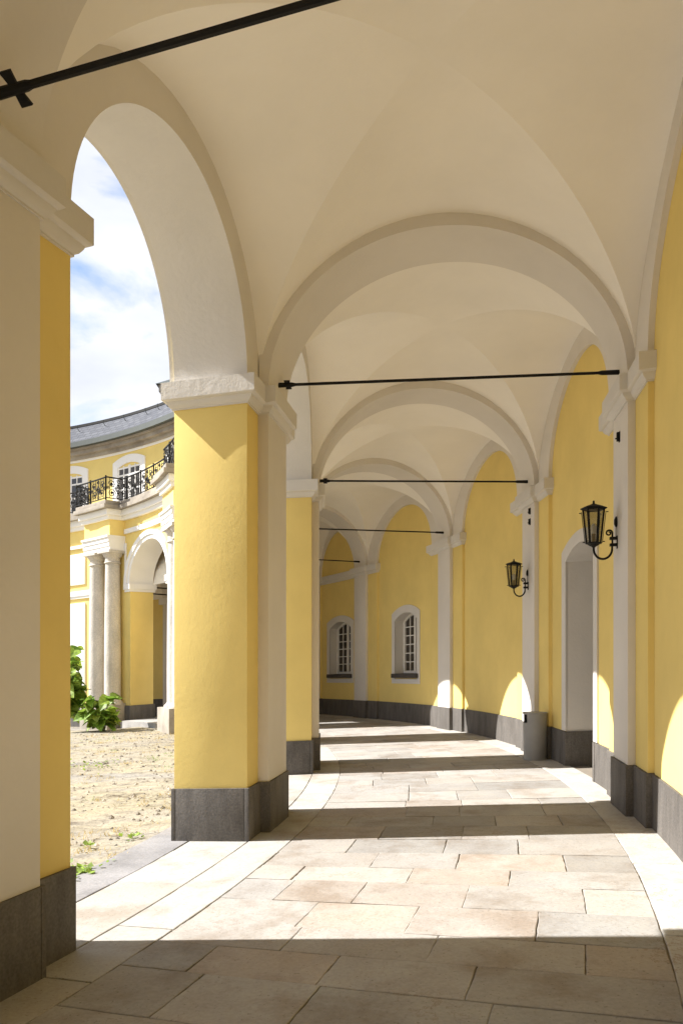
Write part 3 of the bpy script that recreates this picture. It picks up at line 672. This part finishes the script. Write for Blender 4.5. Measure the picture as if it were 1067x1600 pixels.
mb = MB(); WBX(mb, 22, 78, 11.68, 12.02, 6.5, 6.62, 30); WBX(mb, 22, 78, 11.74, 14.0, 6.62, 6.74, 30); WB(mb, 'cornice', 'stonecornice')
mb = MB(); WBX(mb, 31.4, 47.2, 11.93, 12.0, 5.78, 5.92, 10); WBX(mb, 54.8, 78, 11.93, 12.0, 5.62, 5.72, 10); WB(mb, 'string_course', 'bright')
# spandrel and wall panels with raised white frames
mb = MB(); WBX(mb, 46.9, 47.35, 11.965, 12.01, 4.35, 5.5, 1); WB(mb, 'spandrel_panel', 'bright')
for h0, h1 in ((.75, 3.85), (4.45, 5.45)):
    mb = MB(); WBX(mb, 57.2, 61.2, 11.955, 12.01, h0, h1, 6); WB(mb, 'wall_panel', 'bright', bevel=.008)
# upper storey
mb = MB(); xs = [15 + 70 * i / 50 for i in range(51)]
mb.strip([Wg(p_, 13.9, 6.7) for p_ in xs], [Wg(p_, 13.9, 9.5) for p_ in xs]); up = WB(mb, 'upper_wall', 'yellow', smooth=20)
mb = MB(); WBX(mb, 15, 85, 13.86, 13.95, 9.12, 9.2, 40); WB(mb, 'eaves_fillet', 'bright')
mb = MB(); WBX(mb, 15, 85, 13.78, 13.95, 9.2, 9.32, 40); WBX(mb, 15, 85, 13.62, 13.95, 9.32, 9.46, 40); WBX(mb, 15, 85, 13.52, 13.95, 9.46, 9.52, 40); WB(mb, 'eaves_cornice', 'stonecornice')
mb = MB(); WBX(mb, 15, 85, 13.38, 13.62, 9.525, 9.70, 50); WB(mb, 'gutter', 'gutter')
mb = MB(); mb.uv = []
xs = [15 + 70 * i / 60 for i in range(61)]
for a, b in zip(xs[:-1], xs[1:]):
    mb.face([Wg(a, 13.42, 9.66), Wg(b, 13.42, 9.66), Wg(b, 14.15, 10.50), Wg(a, 14.15, 10.50)]); ua, ub = R(a) * 13.8, R(b) * 13.8
    mb.uv.append([(ua, 0), (ub, 0), (ub, 1.11), (ua, 1.11)])
    mb.face([Wg(a, 14.15, 10.50), Wg(b, 14.15, 10.50), Wg(b, 20, 11.2), Wg(a, 20, 11.2)]); mb.uv.append([(ua, 1.2), (ub, 1.2), (ub, 7), (ua, 7)])
roof = WB(mb, 'roof', 'slate', weld=False)
mb = MB(); WBX(mb, 15, 85, 14.10, 14.22, 10.47, 10.56, 60); WB(mb, 'roof_flashing', 'iron', roof)
for pc in (67.3, 62.4, 58.4, 54.0, 51.4, 49.6):
    mb = MB(); a = Vector(Wg(pc, 13.95, 10.22)); mb.tube([a, a + Vector((-.05, -.12, .10)), a + Vector((-.05, -.14, .2))], .012, 5); WB(mb, 'snow_hook', 'gutter', roof)
for pc, hw in ((57.4, 3.25), (68.8, 3.3), (46.5, 3.2)):
    def wf(x): return arc_h(x, hw, 8.62, .14) if abs(x) < hw else 8.62
    HO, HI = 9.0, 8.75
    top_o = lambda x: 8.83 + .2 * (1 - (x / hw) ** 2); hi_ = hw - .95; top_i = lambda x: 8.62 + .14 * (1 - (x / hi_) ** 2)
    mb = MB(); n_ = 12
    xo = [-hw + 2 * hw * i / n_ for i in range(n_ + 1)]; xi = [-hi_ + 2 * hi_ * i / n_ for i in range(n_ + 1)]
    inn = [(-hi_, 6.75)] + [(x, top_i(x)) for x in xi] + [(hi_, 6.75)]; ou = [(-hw, 6.75)] + [(x, top_o(x)) for x in xo] + [(hw, 6.75)]
    mb.strip([Wg(pc + a, 13.85, h) for a, h in inn], [Wg(pc + a, 13.85, h) for a, h in ou]); mb.strip([Wg(pc + a, 13.85, h) for a, h in ou], [Wg(pc + a, 13.92, h) for a, h in ou])
    mb.strip([Wg(pc + a, 13.85, h) for a, h in inn], [Wg(pc + a, 14.05, h) for a, h in inn])
    sur = WB(mb, 'upper_window', 'bright')
    mb = MB(); D = 13.80 + .09
    mb.box(pc - hi_, pc + hi_, 13.893, 13.899, 6.75, 8.6, T=Wg); WB(mb, 'window_pane', 'glass', sur)
    mb = MB()
    for x in (-hi_, -hi_ * .5, 0, hi_ * .5, hi_):
        w_ = .22 if x in (-hi_, 0, hi_) else .08; WBX(mb, pc + x - w_, pc + x + w_, 13.875, 13.892, 6.75, 8.68, 1)
    for h in (6.8, 7.3, 7.85, 8.35, 8.6): WBX(mb, pc - hi_, pc + hi_, 13.878, 13.892, h - .03, h + .03, 2)
    for i in range(n_): mb.face([Wg(pc + xi[i], 13.874, 8.45), Wg(pc + xi[i + 1], 13.874, 8.45), Wg(pc + xi[i + 1], 13.874, top_i(xi[i + 1])), Wg(pc + xi[i], 13.874, top_i(xi[i]))]) if False else None
    WB(mb, 'window_frame', 'frame', sur)
# balcony railing of wrought iron
path = []
for p_ in np.arange(22, 28.9, .5): path.append((p_, 11.5))
path += [(29.2, 11.5), (29.3, 11.8)]
for p_ in np.arange(29.8, 46.7, .5): path.append((p_, 11.8))
path += [(46.7, 11.8), (46.7, 11.28)]
for p_ in np.arange(47.2, 55, .5): path.append((p_, 11.28))
path += [(55.1, 11.28), (55.1, 11.8)]
for p_ in np.arange(55.6, 78, .5): path.append((p_, 11.8))
pp = [Vector(Wg(a, r_, 0)) for a, r_ in path]
H0, H1 = 6.76, 7.42
mb = MB()
for h, r_ in ((H0 + .04, .016), (H1, .024)): mb.tube([q + Vector((0, 0, h)) for q in pp], r_, 5)
rail = WB(mb, 'balcony_railing', 'iron')
mb = MB(); dist = 0; acc = 0; rr = random.Random(3)
cum = [0]
for a, b in zip(pp[:-1], pp[1:]): cum.append(cum[-1] + (b - a).length)
def at_(d):
    d = max(0, min(cum[-1] - 1e-4, d)); i = max(j for j in range(len(cum)) if cum[j] <= d); i = min(i, len(pp) - 2)
    f = (d - cum[i]) / max(1e-6, cum[i + 1] - cum[i]); return pp[i].lerp(pp[i + 1], f)
d = 0
while d < cum[-1]:
    p_ = at_(d); mb.box(-.02, .02, -.02, .02, H0 - .02, H1 + .05, T=lambda a, b, h: (p_.x + a, p_.y + b, p_.z + h)); d += .84
d = .0
def curl(d0, h0, r_, a_0, turns, sg, wd=.012):
    P_ = []
    for i in range(15):
        f = i / 14; a_ = a_0 + sg * turns * 2 * math.pi * f; q = r_ * (1 - .75 * f)
        c_ = at_(d0 + q * math.cos(a_)); P_.append(c_ + Vector((0, 0, h0 + q * math.sin(a_))))
    mb.tube(P_, wd, 4, cap=False)
while d < cum[-1] - .8:
    for x in (.14, .28, .42, .56, .70):
        p_ = at_(d + x); mb.tube([p_ + Vector((0, 0, H0 + .04)), p_ + Vector((0, 0, H1))], .008, 4, cap=False)
    for x, h, r_, a_, sg in ((.21, .19, .13, 0, 1), (.21, .46, .12, math.pi, -1), (.63, .19, .13, math.pi, -1), (.63, .46, .12, 0, 1), (.42, .33, .11, 0, 1), (.42, .33, .11, math.pi, 1), (.42, .12, .07, 0, -1), (.42, .55, .07, 0, 1), (.08, .33, .06, 0, 1), (.76, .33, .06, 0, 1)):
        curl(d + x, H0 + h, r_, a_, 1.4, sg)
    for x in (.21, .42, .63):   # leaf ornaments
        p_ = at_(d + x); q_ = at_(d + x + .05)
        for h in (.2, .45):
            mb.face([p_ + Vector((0, 0, H0 + h - .05)), q_ + Vector((0, 0, H0 + h)), p_ + Vector((0, 0, H0 + h + .06)), at_(d + x - .05) + Vector((0, 0, H0 + h))])
    d += .84
WB(mb, 'scrollwork', 'iron', rail)

# farther pavilion roof peeping over the impost
pav = empty('pavilion', (-4.5, 34, 0)); tag(pav, 'taller pavilion whose dark slate eaves corner shows above the wing roof', 'building')
def PB(mb, name, mats): 
    o = mb.build(name, mats, pav, weld=True); o.matrix_parent_inverse = Matrix.Translation(-Vector(pav.location)); return o
ex, ey, ez = -7.06, 30.0, 12.38
mb = MB(); mb.box(ex + .6, ex + 9, ey + .6, ey + 9, -.5, ez - .3, T=lambda a, b, c: (a, b, c)); PB(mb, 'pavilion_wall', 'yellow')
mb = MB(); mb.box(ex, ex + 9.6, ey, ey + 9.6, ez - .32, ez - .05); PB(mb, 'eaves', 'stonecornice')
mb = MB(); mb.uv = None
b4 = [(ex - .1, ey - .1, ez - .05), (ex + 9.7, ey - .1, ez - .05), (ex + 9.7, ey + 9.7, ez - .05), (ex - .1, ey + 9.7, ez - .05)]; t4 = [(ex + 3, ey + 3, ez + 2.2), (ex + 6.6, ey + 3, ez + 2.2), (ex + 6.6, ey + 6.6, ez + 2.2), (ex + 3, ey + 6.6, ez + 2.2)]
for i in range(4): mb.face([b4[i], b4[(i + 1) % 4], t4[(i + 1) % 4], t4[i]])
mb.face(t4); PB(mb, 'roof', 'gutter')

# ------------------------------------------------------------------ lanterns
def lantern(s, label):
    base = Vector(G(s, TR, 2.705)); a = float(np.interp(s, SS, th)); nrm = Vector((-math.cos(a), math.sin(a), 0)); tan = Vector((math.sin(a), math.cos(a), 0))
    root = empty('wall_lantern', base); tag(root, label, 'lantern', 'black iron wall lanterns')
    def L(mb, name, m_, par=None, **k):
        o = mb.build(name, m_, par or root, **k); return o
    T_ = lambda u, v, h: tuple(nrm * u + tan * v + Vector((0, 0, h)))
    # wall bracket: two cleats, upright stem with scroll, J arm
    mb = MB()
    for h in (-.022, .045): mb.box(-.01, .075, -.022, .022, h - .014, h + .014, T=T_)
    mb.box(-.005, .006, -.02, .02, -.06, .07, T=T_)
    pth = [T_(.05, 0, .10), T_(.05, 0, -.02), T_(.052, 0, -.04)]
    DX = .235; r_ = (DX - .052) / 2
    for i in range(1, 17):
        an = math.pi * i / 16; pth.append(T_(.052 + r_ - r_ * math.cos(an), 0, -.06 - .105 * math.sin(an)))
    pth.append(T_(DX, 0, -.03))
    mb.tube(pth, [.010] * 3 + [.0115] * (len(pth) - 3), 8)
    sc_ = []
    for i in range(20):
        f = i / 19; an = 0 + 1.75 * math.pi * 2 * f * .75; q = .034 * (1 - .72 * f); sc_.append(T_(.05 + .034 - q * math.cos(an) , 0, .10 + q * math.sin(an)))
    mb.tube(sc_, [.010 * (1 - .3 * i / 19) for i in range(20)], 6)
    L(mb, 'bracket', 'iron', smooth=40)
    mb = MB(); mb.tube([T_(.012, .004, .04), T_(.012, .012, .12), T_(.012, .004, .17)], .004, 5); mb.tube([T_(.012, .004, .16), T_(.014, .004, .19), T_(.014, .004, .235), T_(.012, .004, .27)], [.008, .02, .019, .005], 8)
    L(mb, 'cable_and_switch', 'iron', smooth=40)
    # body
    body = MB(); n_ = 6; RB, RT, HB, HT = .069, .104, .0, .345; a0 = R(12)
    def hp_(i, r_, h): an = a0 + i * math.pi / 3; return Vector(T_(DX + r_ * math.cos(an), r_ * math.sin(an), h))
    for i in range(n_):
        b_, t_ = hp_(i, RB, HB), hp_(i, RT, HT); body.tube([b_, t_], .0105, 5)
        b2, t2 = hp_(i, RB + .016, HB + .0), hp_(i, RT + .016, HT - .02); body.tube([b2, t2], .0035, 4)
        for q in (hp_(i, RB + .02, HB + .012), hp_(i, RT + .02, HT - .03)): body.tube([q, q + (q - Vector(T_(DX, 0, q.z))).normalized() * .02], .0055, 5)
        for r0_, h_ in ((RB, HB), (RT, HT)):
            body.tube([hp_(i, r0_, h_), hp_(i + 1, r0_, h_)], .009, 5)
    L(body, 'lantern_frame', 'iron', smooth=40)
    def hexl(mb, prof, seg=6):
        rings = [[hp_(i, r_, h) for i in range(6)] for r_, h in prof]
        for A_, B_ in zip(rings[:-1], rings[1:]):
            for i in range(6): mb.face([A_[i], A_[(i + 1) % 6], B_[(i + 1) % 6], B_[i]])
        mb.face(rings[0][::-1]); mb.face(rings[-1])
    mb = MB(); hexl(mb, [(.104, .34), (.131, .352), (.134, .36), (.09, .38), (.042, .388), (.038, .397), (.014, .403), (.009, .425), (.011, .432), (.004, .438)]); L(mb, 'lantern_cap', 'iron')
    mb = MB(); hexl(mb, [(.016, -.045), (.02, -.038), (.045, -.026), (.06, -.014), (.08, -.008), (.08, .006)]); L(mb, 'lantern_base', 'iron')
    mb = MB()
    for i in range(6): mb.face([hp_(i, RB, HB), hp_(i + 1, RB, HB), hp_(i + 1, RT, HT), hp_(i, RT, HT)])
    L(mb, 'lantern_glass', 'lglass')
    mb = MB(); mb.lathe([(.022, 0), (.022, .09), (.018, .095)], 12, Vector(T_(DX, 0, 0))); o_ = L(mb, 'lamp_holder', 'lampholder', smooth=40)
    mb = MB(); mb.lathe([(.014, .09), (.028, .12), (.032, .15), (.026, .18), (.008, .2)], 12, Vector(T_(DX, 0, 0))); L(mb, 'bulb', 'bulb', smooth=60)
M['lampholder'] = mat('brass_lamp_holder', (.25, .19, .10), .5); M['bulb'] = mat('frosted_bulb', (.7, .68, .66), .35)
lantern(8.67, 'larger black hexagonal iron lantern on the near pilaster beside the doorway')
lantern(13.02, 'smaller-looking black hexagonal iron lantern on the pilaster above the grey bin')

# small black fixings on the pilasters
def fixing(s, h, label, hh=.045):
    base = Vector(G(s, TR, h)); a = float(np.interp(s, SS, th)); nrm = Vector((-math.cos(a), math.sin(a), 0)); tan = Vector((math.sin(a), math.cos(a), 0))
    mb = MB(); T_ = lambda u, v, z: tuple(nrm * u + tan * v + Vector((0, 0, z)))
    mb.box(-.01, .006, -.028, .028, -hh - .008, hh + .008, T=T_); mb.box(.006, .03, -.018, .018, -hh, hh, T=T_); mb.tube([T_(.03, 0, -hh * .4), T_(.045, 0, -hh * .4)], .008, 6)
    o = mb.build('wall_fixing', 'iron', bevel=.003); o.location = base; tag(o, label, 'wall fixing', 'small black wall fixings')
fixing(8.57, 3.76, 'small black metal fixing under the impost of the near right pilaster')
fixing(12.91, 3.90, 'upper of two small black fixings under the impost above the smaller lantern')
fixing(12.91, 3.73, 'lower of two small black fixings under the impost above the smaller lantern')

# ------------------------------------------------------------------ bin
bx, by = 2.93, 11.76
root = empty('litter_bin', (bx, by, X_SHEAR * bx)); tag(root, 'round grey metal litter bin standing beside the doorway against the plinth', 'litter bin')
mb = MB(); seg = 40; RB_, RT_ = .168, .18; HB_ = .715
gapc, gapw = math.pi * 1.02, .62       # opening faces the walkway
def rr_(h): return RB_ + (RT_ - RB_) * h / HB_
hs = [0, .012, .03, .30, .56, .60, .64, .685, .70, .715]
for i in range(seg):
    a0_, a1_ = 2 * math.pi * i / seg, 2 * math.pi * (i + 1) / seg; am = (a0_ + a1_) / 2
    for h0, h1 in zip(hs[:-1], hs[1:]):
        if .56 <= h0 < .685 and abs(am - gapc) < gapw: continue
        r0, r1 = rr_(h0) + (.006 if h0 < .012 else 0), rr_(h1) + (.006 if h0 < .012 else 0)
        if h0 >= .70: r0 = r1 = rr_(h1) + .004
        mb.face([(r0 * math.cos(a0_), r0 * math.sin(a0_), h0), (r0 * math.cos(a1_), r0 * math.sin(a1_), h0), (r1 * math.cos(a1_), r1 * math.sin(a1_), h1), (r1 * math.cos(a0_), r1 * math.sin(a0_), h1)])
        if h0 >= .56: 
            r0, r1 = r0 - .006, r1 - .006; mb.face([(r1 * math.cos(a0_), r1 * math.sin(a0_), h1), (r1 * math.cos(a1_), r1 * math.sin(a1_), h1), (r0 * math.cos(a1_), r0 * math.sin(a1_), h0), (r0 * math.cos(a0_), r0 * math.sin(a0_), h0)])
mb.build('bin_body', 'paint_bin', root, smooth=35)
mb = MB(); mb.lathe([(.17, .695), (.172, .70), (.172, .706), (.12, .712), (.0, .713)], 40); mb.build('bin_lid', 'paint_bin', root, smooth=35)
mb = MB(); mb.lathe([(.15, .02), (.155, .5), (.148, .5), (.145, .06), (.0, .06)], 30); mb.build('bin_liner', 'iron', root, smooth=35)

# ------------------------------------------------------------------ plants
def plant(name, x, y, r_, h_, n_, seed, label, size=.16, stalks=9):
    rd = random.Random(seed); root = empty(name, (x, y, X_SHEAR * x - .03)); tag(root, label, 'shrub', 'leafy shrubs by the columns')
    mb = MB(); tones = []; st = MB()
    pts = []
    for i in range(stalks):
        a = rd.uniform(0, 6.28); rr = r_ * rd.uniform(.2, 1); tip = Vector((rr * math.cos(a), rr * math.sin(a), h_ * rd.uniform(.45, 1.0)))
        mid = tip * .5 + Vector((0, 0, h_ * .15)); P_ = [Vector((.05 * math.cos(a), .05 * math.sin(a), 0)), mid, tip]; st.tube(P_, [.012, .009, .005], 5)
        for j in range(n_ // stalks):
            f = rd.uniform(.25, 1.0); c_ = P_[0].lerp(P_[1], f * 2) if f < .5 else P_[1].lerp(P_[2], f * 2 - 1)
            pts.append((c_, a + rd.uniform(-1.5, 1.5)))
    for c_, a in pts:
        sz = size * rd.uniform(.6, 1.25); az = a; droop = rd.uniform(-.2, .9)
        d = Vector((math.cos(az) * math.cos(droop), math.sin(az) * math.cos(droop), -math.sin(droop) + .25)).normalized()
        w_ = d.cross(Vector((0, 0, 1))).normalized(); w_ = (Matrix.Rotation(rd.uniform(-.7, .7), 3, d) @ w_); nn = w_.cross(d).normalized()
        c_ = c_ + d * .03; st.tube([c_ - d * .03, c_ + d * .02], .004, 4)
        prof = [(0, .0), (-.06, .22), (.05, .42), (.25, .50), (.5, .42), (.75, .24), (1.0, 0)]
        spine = lambda f: c_ + d * sz * f - nn * sz * .25 * f * f
        tn = rd.uniform(.6, 1.35); ye = rd.uniform(.9, 1.25); tone = (tn * ye, tn, tn * .9, 1)
        for sg in (-1, 1):
            for (f0, w0), (f1, w1) in zip(prof[:-1], prof[1:]):
                a_, b_ = spine(max(0, f0)), spine(max(0, f1)); e0 = spine(f0) + w_ * sg * w0 * sz + nn * w0 * sz * .28; e1 = spine(f1) + w_ * sg * w1 * sz + nn * w1 * sz * .28
                mb.face([a_, b_, e1, e0] if sg > 0 else [a_, e0, e1, b_]); tones.append(tone)
    o = mb.build('foliage', 'leaf', root, weld=False, tones=tones); st.build('stems', 'stem', root)
def on_px(px, depth): return ((px - 533.5) / F_PX * depth, depth)
x, y = on_px(161, 21.3); plant('leafy_shrub', x, y, .46, 1.0, 120, 4, 'low bright green broad-leaved shrub in front of the paired columns', .36, 13)
x, y = on_px(101, 21.7); plant('leafy_shrub', x, y, .46, 2.45, 170, 9, 'tall dark green broad-leaved shrub left of the columns, half hidden by the near pier', .42, 17)

# scattered stones, dry grass and weeds in the courtyard
rd = random.Random(11); mb = MB(); tones = []
ico = [(0, 0, 1), (.9, 0, .1), (.28, .85, .0), (-.73, .53, .1), (-.73, -.53, 0), (.28, -.85, .1)]
def cpos(smin=1.5, smax=25, tmax=12):
    s = rd.uniform(smin, smax); t = -2.82 - rd.random() ** 1.5 * tmax; x, y, _ = G(s, t, 0); return x, y, X_SHEAR * x - .03 + gz(x, y)
for i in range(5200):
    x, y, z = cpos(); r_ = rd.choice([.008, .012, .012, .018, .03]) * rd.uniform(.7, 1.4)
    if rd.random() < .012: r_ = rd.uniform(.03, .06)
    a = rd.uniform(0, 6.3); v_ = [(x + r_ * (p_[0] * math.cos(a) - p_[1] * math.sin(a)) * rd.uniform(.8, 1.3), y + r_ * (p_[0] * math.sin(a) + p_[1] * math.cos(a)), z + r_ * p_[2] * .7) for p_ in ico]
    tn = rd.choice([rd.uniform(.25, .6), rd.uniform(.6, 1.4)]); tt = (tn, tn * .97, tn * .93, 1)
    for j in range(5): mb.face([v_[0], v_[1 + j], v_[1 + (j + 1) % 5]]); tones.append(tt)
o = mb.build('gravel', 'pebble', weld=False, tones=tones); tag(o, 'loose pebbles and clods scattered over the sandy courtyard', 'gravel', kind='stuff')
mb = MB(); tones = []
for i in range(2200):
    x, y, z = cpos(1.5, 24, 11)
    if noise.noise(Vector((x * .5, y * .9, 3))) < -.05: continue
    green = noise.noise(Vector((x * .8, y * .8, 8))) > .28
    for j in range(rd.randint(5, 14)):
        a = rd.uniform(0, 6.3); L1 = rd.uniform(.03, .09); bx_, by_ = x + rd.uniform(-.08, .08), y + rd.uniform(-.08, .08)
        d = Vector((math.cos(a), math.sin(a), rd.uniform(.3, 1.3))).normalized() * L1; w_ = Vector((-math.sin(a), math.cos(a), 0)) * .004
        b0 = Vector((bx_, by_, z - .005)); mb.face([b0 - w_, b0 + w_, b0 + d]); k_ = rd.uniform(.7, 1.2); tones.append((k_ * .35, k_ * .7, k_ * .3, 1) if green else (k_, k_ * .95, k_ * .9, 1))
o = mb.build('dry_grass', 'straw', weld=False, tones=tones); tag(o, 'patches of dry yellow grass growing on the courtyard ground', 'grass', kind='stuff')
# fresh green weeds at the kerb
mb = MB(); tones = []
for cs, ct, n_, rad in ((5.95, -2.84, 110, .3), (5.7, -2.83, 50, .2), (4.6, -3.0, 30, .3), (7.4, -3.0, 24, .16), (10.3, -5.2, 60, .5), (14.5, -5.5, 70, .9), (8.0, -4.3, 20, .15), (6.2, -7.5, 26, .3), (7.0, -3.25, 14, .08)):
    for j in range(n_):
        x, y, z = G(cs + rd.gauss(0, rad * .5), ct + rd.gauss(0, rad * .28), 0); z = X_SHEAR * x - .03; b0 = Vector((x, y, z + rd.uniform(0, .05)))
        a = rd.uniform(0, 6.3); sz = rd.uniform(.03, .075); d = Vector((math.cos(a), math.sin(a), rd.uniform(.1, .9))).normalized() * sz; w_ = Vector((-math.sin(a), math.cos(a), 0)) * sz * .38
        k_ = rd.uniform(.8, 1.6); mb.face([b0, b0 + d * .5 + w_, b0 + d, b0 + d * .5 - w_]); tones.append((k_ * .95, k_ * .85, k_ * .7, 1))
o = mb.build('weeds', 'leaf', weld=False, tones=tones); tag(o, 'fresh green weeds sprouting along the kerb beside the near pier', 'weeds', kind='stuff')
